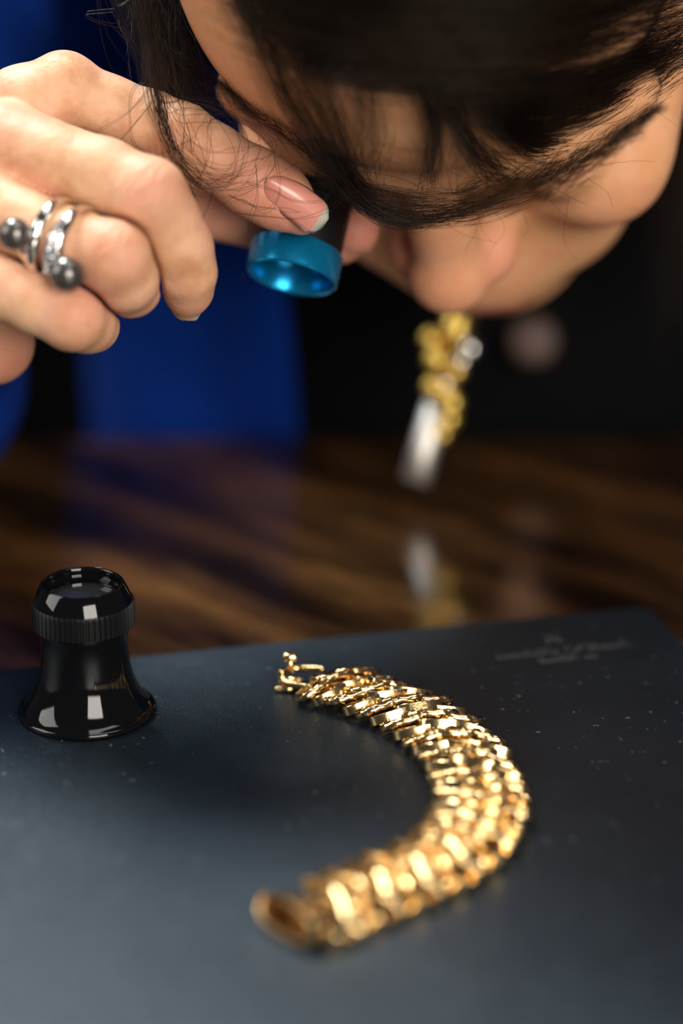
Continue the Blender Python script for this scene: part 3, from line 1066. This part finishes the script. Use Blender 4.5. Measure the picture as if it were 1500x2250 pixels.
def lock(pts, n, spread, wander=1.0, npt=26, taper=True, curl=0.0, shrink=0.0, off=4.0, start=False):
    """n strands following a guide; pts = (px, py) laid on the head, or (px, py, depth)"""
    g = smooth_path([at(p[0], p[1], p[2] if len(p) > 2 else cran_depth(p[0], p[1], off)) for p in pts], npt)
    t = np.linspace(0, 1, npt)
    out = []
    for i in range(n):
        o3 = RNG.normal(0, 1, 3) * spread
        env = (1 - shrink * t)[:, None] if shrink else 1.0
        ph = RNG.uniform(0, 6.28, 3); fr = RNG.uniform(0.6, 1.9, 3)
        w = wander * np.stack([np.sin(ph[k] + t * 6.28 * fr[k]) for k in range(3)], 1) * (0.25 + t)[:, None]
        s = g + o3 * env + w
        if curl:
            cf = RNG.uniform(1.2, 2.6); cp = RNG.uniform(0, 6.28)
            amp = curl * RNG.uniform(0.3, 1.0) * np.clip(t * 1.6 - 0.35, 0, 1)
            s = s + (np.cos(cp + 6.28 * cf * t) * amp)[:, None] * RGT + (np.sin(cp + 6.28 * cf * t) * amp)[:, None] * UPV
        e = RNG.uniform(0.7, 1.0) if taper else 1.0
        k = np.linspace(RNG.uniform(0, 0.22) if start else 0, e, npt)
        out.append(np.stack([np.interp(k, t, s[:, q]) for q in range(3)], 1))
    return out


# cap of hair over the skull
def cap_end(front, side):
    e = 1.16 + (0.08 if side > 0 else 0.30) * side
    w = min(1, max(0, (0.42 - front) / 0.34)); w = w * w * (3 - 2 * w)
    return e * (1 - w) + 1.82 * w


def build_cap():
    n, m = 60, 90
    vs, fs = [], []
    C_ = np.array(CRAN_C, float); R_ = np.array(CRAN_R, float)
    for i in range(n):
        for j in range(m):
            az = 2 * math.pi * j / m                      # 0 = face, pi/2 = image right
            front = math.cos(az)
            side = math.sin(az)
            end = cap_end(front, side)
            po = i / (n - 1) * end
            fade = 1 - max(0, i / (n - 1) - 0.82) / 0.18
            off = 0.4 + 4.0 * fade + 0.7 * math.sin(az * 37 + i * 0.15) * fade + 0.5 * math.sin(az * 71 + 2 + i * .1) * fade
            v = C_ + (R_ + off) * np.array([math.sin(po) * side, math.sin(po) * front, math.cos(po)])
            vs.append(hd(*v))
    for i in range(n - 1):
        for j in range(m):
            k = (j + 1) % m
            fs.append((i * m + j, i * m + k, (i + 1) * m + k, (i + 1) * m + j))
    return np.array(vs), fs


capv, capf = build_cap()
def crown_strands(n):
    # combed from the crown outwards; at the sides and the back the ends hang past the ears
    out = []
    C_ = np.array(CRAN_C, float); R_ = np.array(CRAN_R, float)
    for i in range(n):
        az = RNG.uniform(0, 2 * math.pi)
        front, side = math.cos(az), math.sin(az)
        e = cap_end(front, side) * RNG.uniform(0.9, 1.02)
        p0 = RNG.uniform(0.02, 0.55)
        off = RNG.uniform(3.5, 6.5); ph = RNG.uniform(0, 6.28); wv = RNG.normal(0, 0.10)
        pts = []
        for t in np.linspace(0, 1, 20):
            po = p0 + (e - p0) * t
            a = az + wv * math.sin(2.5 * t) + 0.03 * math.sin(ph + 7 * t)
            rr_ = R_ + off * (1 - 0.35 * t) + 0.6 * math.sin(ph + 9 * t)
            pts.append(C_ + rr_ * np.array([math.sin(po) * math.sin(a), math.sin(po) * math.cos(a), math.cos(po)]))
        if front < 0.12:
            L = RNG.uniform(25, 75)
            for t in np.linspace(0.15, 1, 8):
                pts.append(pts[19] + np.array([side * 3 * t, -14 * t * t, -L * t]) + 1.2 * np.array([math.sin(ph + 5 * t), math.cos(ph + 4 * t), 0]))
        out.append(np.array([hd(*q) for q in pts]))
    return out


o = mesh_obj('crown_hair', *hair_tubes(crown_strands(3600), 0.16, 0.07), M['hair'], person); tag(o, 'dark brown strands combed over the crown', kind='stuff')
o = mesh_obj('hair_cap', capv, capf, M['hair'], person); tag(o, 'dark brown hair over the crown')

S = []
# swept mass over the crown and forehead, towards the right temple
for k in range(42):
    y0 = -336 + k * 11 + RNG.normal(0, 8)
    x0 = 470 + 60 * math.sin(k * 1.3) + 0.55 * max(0, y0 + 40)
    S += lock([(x0, y0 - 30), (x0 + 190, y0 + 45), (x0 + 420, y0 + 70), (x0 + 700, y0 + 50), (x0 + 960, y0 - 20), (x0 + 1150, y0 - 110)], 48, 2.0, 1.8, 20, off=5, start=True)
for k in range(14):                                      # right side, down to the temple line
    f = k / 13
    S += lock([(900 + 40 * f, -60 + 120 * f), (1010 + 60 * f, 60 + 190 * f), (1110 + 70 * f, 170 + 160 * f), (1250 + 60 * f, 180 + 110 * f), (1390 + 40 * f, 120 + 85 * f), (1540, 40 + 70 * f)], 55, 1.6, 1.6, 20, off=4, start=True)
o = mesh_obj('hair_mass', *hair_tubes(S, 0.085, 0.05), M['hair'], person); tag(o, 'dark brown hair swept across the head', kind='stuff')

S = []
# loose locks falling over the forehead
S += lock([(520, -40), (575, 80), (625, 190), (690, 290), (748, 380), (800, 440)], 150, 2.2, 1.4, 26, off=6)
S += lock([(640, 20), (690, 150), (735, 270), (765, 370), (810, 445)], 60, 1.8, 1.4, 24, off=6)
S += lock([(870, 60), (925, 190), (955, 280), (950, 350), (930, 420)], 80, 1.3, 1.2, 24, off=5)
S += lock([(960, 150), (1000, 260), (1060, 350), (1130, 395), (1230, 380)], 110, 1.7, 1.5, 24, off=5)
S += lock([(760, 60), (800, 170), (815, 280), (800, 380), (815, 440)], 40, 2.4, 1.6, 24, off=5)
# lock that loops across the brow
S += lock([(720, 300, 628), (760, 390, 622), (820, 450, 620), (900, 478, 621), (1000, 468, 621), (1100, 445, 620), (1190, 412, 620)], 120, 1.4, 1.2, 28)
S += lock([(700, 380, 630), (790, 420, 624), (880, 438, 622), (980, 448, 621), (1080, 440, 620)], 60, 1.8, 1.4, 26)
S += lock([(690, 260, 632), (735, 380, 626), (800, 452, 622), (880, 484, 622), (980, 474, 622), (1060, 455, 621)], 90, 1.0, 0.9, 26)
for k in range(26):                                      # stray hairs between the locks
    x = RNG.uniform(640, 1100); y = RNG.uniform(60, 200)
    S += lock([(x, y), (x + RNG.normal(20, 25), y + 90), (x + RNG.normal(30, 50), y + 190), (x + RNG.normal(50, 60), y + 270)], 3, 2.0, 2.0, 26, off=6)
o = mesh_obj('forehead_locks', *hair_tubes(S, 0.07, 0.035), M['hair'], person); tag(o, 'loose dark locks falling over the forehead', kind='stuff')

S = []
# side hair on the left and the curly wisp over the thumb
S += lock([(345, -110, 650), (365, 10, 646), (385, 100, 643), (425, 190, 644), (470, 250, 650)], 520, 6.0, 3.0, 30, shrink=0.35)
S += lock([(310, -110, 636), (330, 10, 634), (350, 90, 631), (380, 170, 630), (420, 240, 632)], 240, 4.0, 2.6, 30, shrink=0.3)
S += lock([(285, -90, 622), (308, 10, 619), (330, 110, 617.5), (345, 200, 617), (362, 290, 617), (390, 360, 617)], 26, 1.1, 1.0, 30, shrink=0.6)
S += lock([(315, -60, 620), (330, 90, 618), (345, 190, 617), (362, 280, 617), (392, 360, 617), (440, 406, 617), (492, 412, 617), (545, 385, 617)], 22, 0.8, 0.8, 44)
S += lock([(318, -20, 620), (338, 180, 618), (352, 240, 617), (378, 330, 617), (425, 392, 617), (485, 404, 617), (540, 372, 617), (566, 318, 618)], 16, 1.6, 1.2, 44, curl=1.5)
S += lock([(330, 60, 619), (352, 200, 618), (400, 300, 617), (470, 372, 616), (545, 376, 616), (620, 330, 617), (680, 300, 618)], 9, 2.0, 2.2, 46, curl=3.0)
S += lock([(345, 120, 619), (375, 230, 618), (430, 240, 617), (500, 262, 617), (552, 320, 617), (540, 385, 617), (470, 405, 617), (400, 350, 617)], 11, 2.2, 2.6, 50, curl=2.0)
S += lock([(380, 200, 618), (395, 300, 617), (420, 380, 617), (450, 330, 617), (470, 250, 617), (530, 230, 618)], 5, 2.5, 2.6, 46, curl=2.5)
for pts in ([(335, 80), (345, 160), (300, 230), (240, 275), (200, 298), (181, 292), (179, 285)],
            [(330, 110), (318, 180), (292, 200), (285, 260), (300, 330), (400, 370), (470, 380)],
            [(330, 230), (270, 300), (240, 330), (300, 345), (370, 330), (430, 300)],
            [(350, 200), (360, 300), (440, 380), (405, 470), (400, 530), (420, 580), (462, 610)],
            [(420, 400), (432, 450), (425, 495), (418, 505)],
            [(470, 420), (450, 480), (420, 515), (402, 535)],
            [(540, 400), (600, 420), (640, 440), (700, 440), (722, 425)],
            [(500, 430), (560, 455), (620, 462), (660, 468)],
            [(600, 340), (610, 420), (580, 465), (530, 440), (505, 445)],
            [(560, 360), (565, 430), (545, 490), (548, 505)],
            [(250, 20), (190, 25), (215, 45), (265, 50), (300, 30)],
            [(300, -20), (260, 10), (235, -5), (200, -12)],
            [(520, 470), (590, 480), (650, 482), (720, 462), (755, 440)],
            [(535, 600), (533, 612), (532, 620)]):
    S += lock([(p[0], p[1], 617) for p in pts], 2, 0.35, 0.35, 40, taper=False)
o = mesh_obj('side_wisps', *hair_tubes(S, 0.072, 0.045), M['hair'], person); tag(o, 'curly dark wisps hanging over the thumb', kind='stuff')

S = []
# flyaways over nose and cheek
for pts in ([(1050, 470), (1062, 510), (1080, 530)], [(1075, 455), (1108, 500), (1085, 545), (1070, 570)], [(960, 480), (1030, 520), (1095, 534)], [(1205, 440), (1250, 480), (1305, 515)],
            [(1250, 430), (1240, 490), (1240, 530), (1262, 570)], [(1290, 390), (1330, 420), (1350, 455)], [(1340, 360), (1390, 355), (1440, 358)], [(1440, 200), (1450, 250), (1490, 275)],
            [(1150, 470), (1160, 500), (1148, 520)], [(1055, 480), (1020, 560)]):
    S += lock([(p[0], p[1], 628 + 0.09 * max(0, p[1] - 400)) for p in pts], 1, 0.1, 0.2, 20, taper=False)
# hair hanging behind the right cheek, seen dark in the background
S2 = lock([(1560, 180, 760), (1540, 330, 765), (1530, 470, 770), (1520, 620, 776), (1505, 740, 780)], 130, 6.0, 3.0, 20)
o = mesh_obj('stray_hairs', *hair_tubes(S, 0.045, 0.03), M['hair'], person); tag(o, 'single stray hairs over nose and cheek', kind='stuff')
o = mesh_obj('back_lock', *hair_tubes(S2, 0.12, 0.06), M['hair'], person); tag(o, 'lock of hair hanging behind the cheek', kind='stuff')


# eyebrows: short hairs along the brow ridge
def surf_depth_table():
    """nearest depth of the head surface per coarse pixel cell, to lay brow hairs on the skin"""
    rel = hv - CAM
    dd = rel @ FWD
    px = 750 + (rel @ RGT) / dd * FPX
    py = 1125 - (rel @ UPV) / dd * FPX
    tab = {}
    for x, y, z in zip((px // 12).astype(int), (py // 12).astype(int), dd):
        if (x, y) not in tab or z < tab[(x, y)]: tab[(x, y)] = z
    return tab


TAB = surf_depth_table()


def skin_depth(px, py, default=635):
    x, y = int(px // 12), int(py // 12)
    c = [TAB[(x + i, y + j)] for i in (-1, 0, 1) for j in (-1, 0, 1) if (x + i, y + j) in TAB]
    return float(np.median(c)) if c else default


def brow(line, width, n, flow):
    g = smooth_path([(x, y, 0) for x, y in line], 60)
    S = []
    for i in range(n):
        t = RNG.uniform(0, 1)
        p = np.array([np.interp(t, np.linspace(0, 1, 60), g[:, k]) for k in range(2)])
        q = np.array([np.interp(min(1, t + .03), np.linspace(0, 1, 60), g[:, k]) for k in range(2)])
        dr = nrm(np.append(q - p, 0))[:2] if t < .97 else nrm(np.append(g[-1, :2] - g[-4, :2], 0))[:2]
        nn_ = np.array([-dr[1], dr[0]])
        w = width * (1 - 0.55 * t) * math.sin(math.pi * min(1, 0.18 + t * 0.8)) ** 0.5
        p = p + nn_ * RNG.normal(0, 0.42) * w
        L = RNG.uniform(35, 62) * (1 - 0.25 * t)
        a = RNG.normal(flow * (1 - t), 0.22)
        d2 = dr * math.cos(a) + nn_ * math.sin(a)
        pts = []
        for m in range(6):
            u = m / 5
            xy = p + d2 * L * u + nn_ * 6 * u * u * (-1 if flow > 0 else 1)
            pts.append(at(xy[0], xy[1], skin_depth(xy[0], xy[1]) - 0.25 - 1.1 * math.sin(math.pi * u * 0.9)))
        P = np.array(pts)
        # keep hairs smooth where the depth table steps
        P[1:-1] = (P[:-2] + P[1:-1] + P[2:]) / 3
        S.append(P)
    return S


o = mesh_obj('eyebrow', *hair_tubes(brow([(1000, 448), (1080, 440), (1170, 412), (1260, 368), (1350, 310), (1430, 245)], 62, 1150, -0.5), 0.06, 0.03), M['brow'], person); tag(o, 'dark eyebrow over the closed eye', kind='stuff')
o = mesh_obj('eyebrow', *hair_tubes(brow([(800, 425), (740, 375), (680, 330), (600, 280), (540, 235), (490, 185)], 36, 420, 0.5), 0.06, 0.03), M['brow'], person); tag(o, 'dark eyebrow above the held loupe', kind='stuff')

# ------------------------------------------------------------------ clothes
# black top: torso shell with a low neckline
def shell(name, off,  a0, a1, z0, z1, m, thick, cut=None, seg=90, nz=46, ripple=2.0, par=None):
    zs = np.linspace(z0, z1, nz)
    rings = torso_rings(off, z0, z1, nz)
    th = np.linspace(math.radians(a0), math.radians(a1), seg)
    if cut is not None:
        ztop = np.array([cut(t) for t in th])
        tz = np.array([r[0][2] for r in TORSO]); tg_ = lambda z, f: np.interp(z, tz, [f(r) for r in TORSO])
    vs = []
    for i, (c, rx, ry) in enumerate(rings):
        rp = ripple * (np.sin(th * 9 + zs[i] * 0.011) + 0.6 * np.sin(th * 17 - zs[i] * 0.023 + 1))
        if cut is None:
            vs.append(np.stack([c[0] + (rx + rp) * np.cos(th), c[1] + (ry + rp) * np.sin(th), np.full(seg, c[2])], 1))
        else:
            z = z0 + (ztop - z0) * i / (nz - 1)
            vs.append(np.stack([tg_(z, lambda r: r[0][0]) + (tg_(z, lambda r: r[1]) + off + rp) * np.cos(th), tg_(z, lambda r: r[0][1]) + (tg_(z, lambda r: r[2]) + off + rp) * np.sin(th), z], 1))
    vs = np.vstack(vs)
    fs = [(i * seg + j, i * seg + j + 1, (i + 1) * seg + j + 1, (i + 1) * seg + j) for i in range(nz - 1) for j in range(seg - 1)]
    o = mesh_obj(name, vs, fs, m, par or person)
    md = o.modifiers.new('thick', 'SOLIDIFY'); md.thickness = thick * MM; md.offset = 1
    return o


top = o = shell('black_top', 0, -270, 90, -420, 330, M['black_cloth'], 1.5, cut=lambda t: 330 if math.sin(t) > 0 else min(330, 48 + 2.3 * abs(155 * math.cos(t) - 8)), ripple=1.2, seg=240)
tag(o, 'plain black top under the jacket')
# jacket: open front, right side (image left) closes at x = -14
JA = math.degrees(math.acos(max(-1, min(1, (-16 - TX) / 156))))
jacket = o = shell('blue_jacket', 11, -180 - 90, -JA, -420, 330, M['blue_cloth'], 4, ripple=2.6)
tag(o, 'open bright blue jacket')
o = shell('jacket_front', 11, -46, 90, -420, 330, M['blue_cloth'], 4, ripple=2.6, par=jacket)
cuff = WRIST + nrm(ELBOW - WRIST) * 26
sl = smooth_path([SHOULDER, (SHOULDER + ELBOW) / 2 + np.array([-26, 0, 0]), ELBOW + np.array([0, 0, 10]), ELBOW * 0.45 + WRIST * 0.55, cuff], 60)
rad = np.interp(np.linspace(0, 1, 60), [0, 0.5, 0.62, 1], [62, 52, 40, 33]) + 1.6 * np.sin(np.arange(60) * 0.9) + 1.0 * np.sin(np.arange(60) * 1.7)
o = mesh_obj('jacket_sleeve', *tube(sl, rad, 40, caps=False), M['blue_cloth'], jacket)
md = o.modifiers.new('thick', 'SOLIDIFY'); md.thickness = 3 * MM; md.offset = 0
sl = smooth_path([SHOULDER_L, (SHOULDER_L + ELBOW_L) / 2 + np.array([24, 0, 0]), ELBOW_L, ELBOW_L * 0.3 + HAND_L * 0.7], 40)
o = mesh_obj('jacket_sleeve', *tube(sl, np.linspace(60, 40, 40), 32, caps=False), M['blue_cloth'], jacket)
md = o.modifiers.new('thick', 'SOLIDIFY'); md.thickness = 3 * MM; md.offset = 0
bt = at(1172, 748, 838)
o = mesh_obj('button', *ball(bt, 8.5, 32, 12, FWD, 0.35), M['button'], top); tag(o, 'round brown button on the black top')

# ------------------------------------------------------------------ pearl ring
RC = at(143, 535, 601.5)                                 # on the axis of the ring finger
pR, rR = jnt(RING)
rax = nrm(pR[2] - pR[1])
ring = tag(empty('pearl_ring', RC), 'white gold double ring with two dark pearls on the bent finger', 'ring')
u1 = nrm(-FWD - rax * np.dot(-FWD, rax)); u2 = np.cross(rax, u1)
if np.dot(u2, UPV) < 0: u2 = -u2


def band_pts(c, R, a0, a1, n=60, lean=0.0):
    return np.array([c + R * (math.cos(a) * u1 + math.sin(a) * u2) + rax * lean * math.sin(a) for a in np.linspace(math.radians(a0), math.radians(a1), n)])


c1, c2 = RC - rax * 3.2, RC + rax * 3.4
wb = np.interp(np.linspace(0, 1, 60), [0, 0.25, 0.6, 1], [0.9, 1.25, 1.0, 0.9])
mesh_obj('band', *tube(band_pts(c1, 9.7, -120, 200), np.interp(np.linspace(0, 1, 60), [0, .35, .7, 1], [1.3, 1.8, 1.5, 1.2]), 14), M['silver'], ring)
bp = band_pts(c2, 9.7, -52, 215)
wide = mesh_obj('band', *tube(bp, np.interp(np.linspace(0, 1, 60), [0, 0.14, 0.3, 0.5, 1], [2.7, 2.6, 1.9, 1.2, 1.0]), 14), M['silver'], ring)
pe1 = at(147, 603, 589.0)                                # pearl on the band end
pe2 = at(33, 515, 591.0)
pb = mesh_obj('pearl', *ball(pe1, 4.35, 40, 24), M['pearl'], ring); tag(pb, 'dark grey pearl at the lower band end')
pb = mesh_obj('pearl', *ball(pe2, 4.1, 40, 24), M['pearl'], ring); tag(pb, 'dark grey pearl at the upper band end')
mesh_obj('setting', *tube(np.array([bp[0], (bp[0] + pe1) / 2, pe1 + nrm(bp[0] - pe1) * 3.0]), np.array([2.3, 2.4, 2.0]), 16), M['silver'], ring)
st = at(58, 556, 596)
e2 = band_pts(c1, 9.7, -120, 200)[0]
mesh_obj('setting', *tube(smooth_path([at(75, 590, 603), st, pe2 + nrm(st - pe2) * 3.2], 14), np.linspace(1.6, 2.0, 14), 12), M['silver'], ring)
gme = None
for i in range(26):                                      # small stones along the wide end
    k = 1 + (i // 3) * 1.7
    b0 = np.array([np.interp(k, np.arange(60), bp[:, q]) for q in range(3)])
    wdt = np.interp(k, [0, 8, 18], [2.7, 2.6, 1.9])
    rad_out = nrm(b0 - c2)
    lat = ((i % 3) - 1) * 0.62 * wdt / 2.0 * 1.5
    pos = b0 + rax * lat + rad_out * math.sqrt(max(0.2, wdt ** 2 - lat ** 2)) * 0.97
    if gme is None:
        bm = bmesh.new(); bmesh.ops.create_icosphere(bm, subdivisions=1, radius=0.62 * MM)
        gme = bpy.data.meshes.new('diamond'); bm.to_mesh(gme); bm.free(); gme.materials.append(M['diamond'])
    d_ = bpy.data.objects.new('diamond', gme); COL.objects.link(d_); d_.parent = wide
    d_.location = Vector((pos - RC) * MM); d_.rotation_euler = (i * 1.1, i * 0.7, i * 2.1)

# ------------------------------------------------------------------ necklace
nk = [(1015, 655), (1005, 700), (985, 760), (965, 850), (940, 930), (912, 1060)]
ND = 778.0
necklace = tag(empty('necklace', at(912, 1075, ND)), 'gold and silver bead pendant necklace hanging from the neck to the table', 'necklace')
chain_a = smooth_path([at(1010, 660, ND + 8), at(1075, 560, ND + 40), at(1105, 380, 800), hd(30, -90, -100)], 40)
chain_b = smooth_path([at(1005, 660, ND + 8), at(960, 560, ND + 30), at(950, 360, 800), hd(-30, -90, -100)], 40)
for ch in (chain_a, chain_b):
    mesh_obj('chain', *tube(ch, 0.8, 8), M['gold_dark'], necklace)
mesh_obj('rod', *tube(np.array([at(962, 885, ND), at(935, 975, ND), at(911, 1058, ND)]), np.array([4.2, 4.4, 4.6]), 20), M['satin_silver'], necklace)
mesh_obj('rod', *tube(np.array([at(1020, 665, ND), at(1003, 715, ND), at(985, 765, ND)]), np.array([4.6, 4.8, 4.4]), 20), M['gold_dark'], necklace)
for px, py, r, mm_ in ((945, 745, 3.2, 'gold_dark'), (1032, 765, 3.4, 'silver'), (1012, 792, 3.0, 'silver'), (958, 790, 4.0, 'gold_dark'), (1000, 815, 3.4, 'gold_dark'), (975, 845, 3.4, 'silver'), (950, 850, 3.2, 'gold_dark'), (992, 885, 3.6, 'gold_dark'), (985, 920, 3.8, 'gold_dark'), (972, 955, 2.6, 'gold_dark'), (985, 865, 3.0, 'gold_dark')):
    mesh_obj('bead', *ball(at(px, py, ND - 2 + 4 * RNG.uniform(-1, 1)), r, 20, 12), M[mm_], necklace)
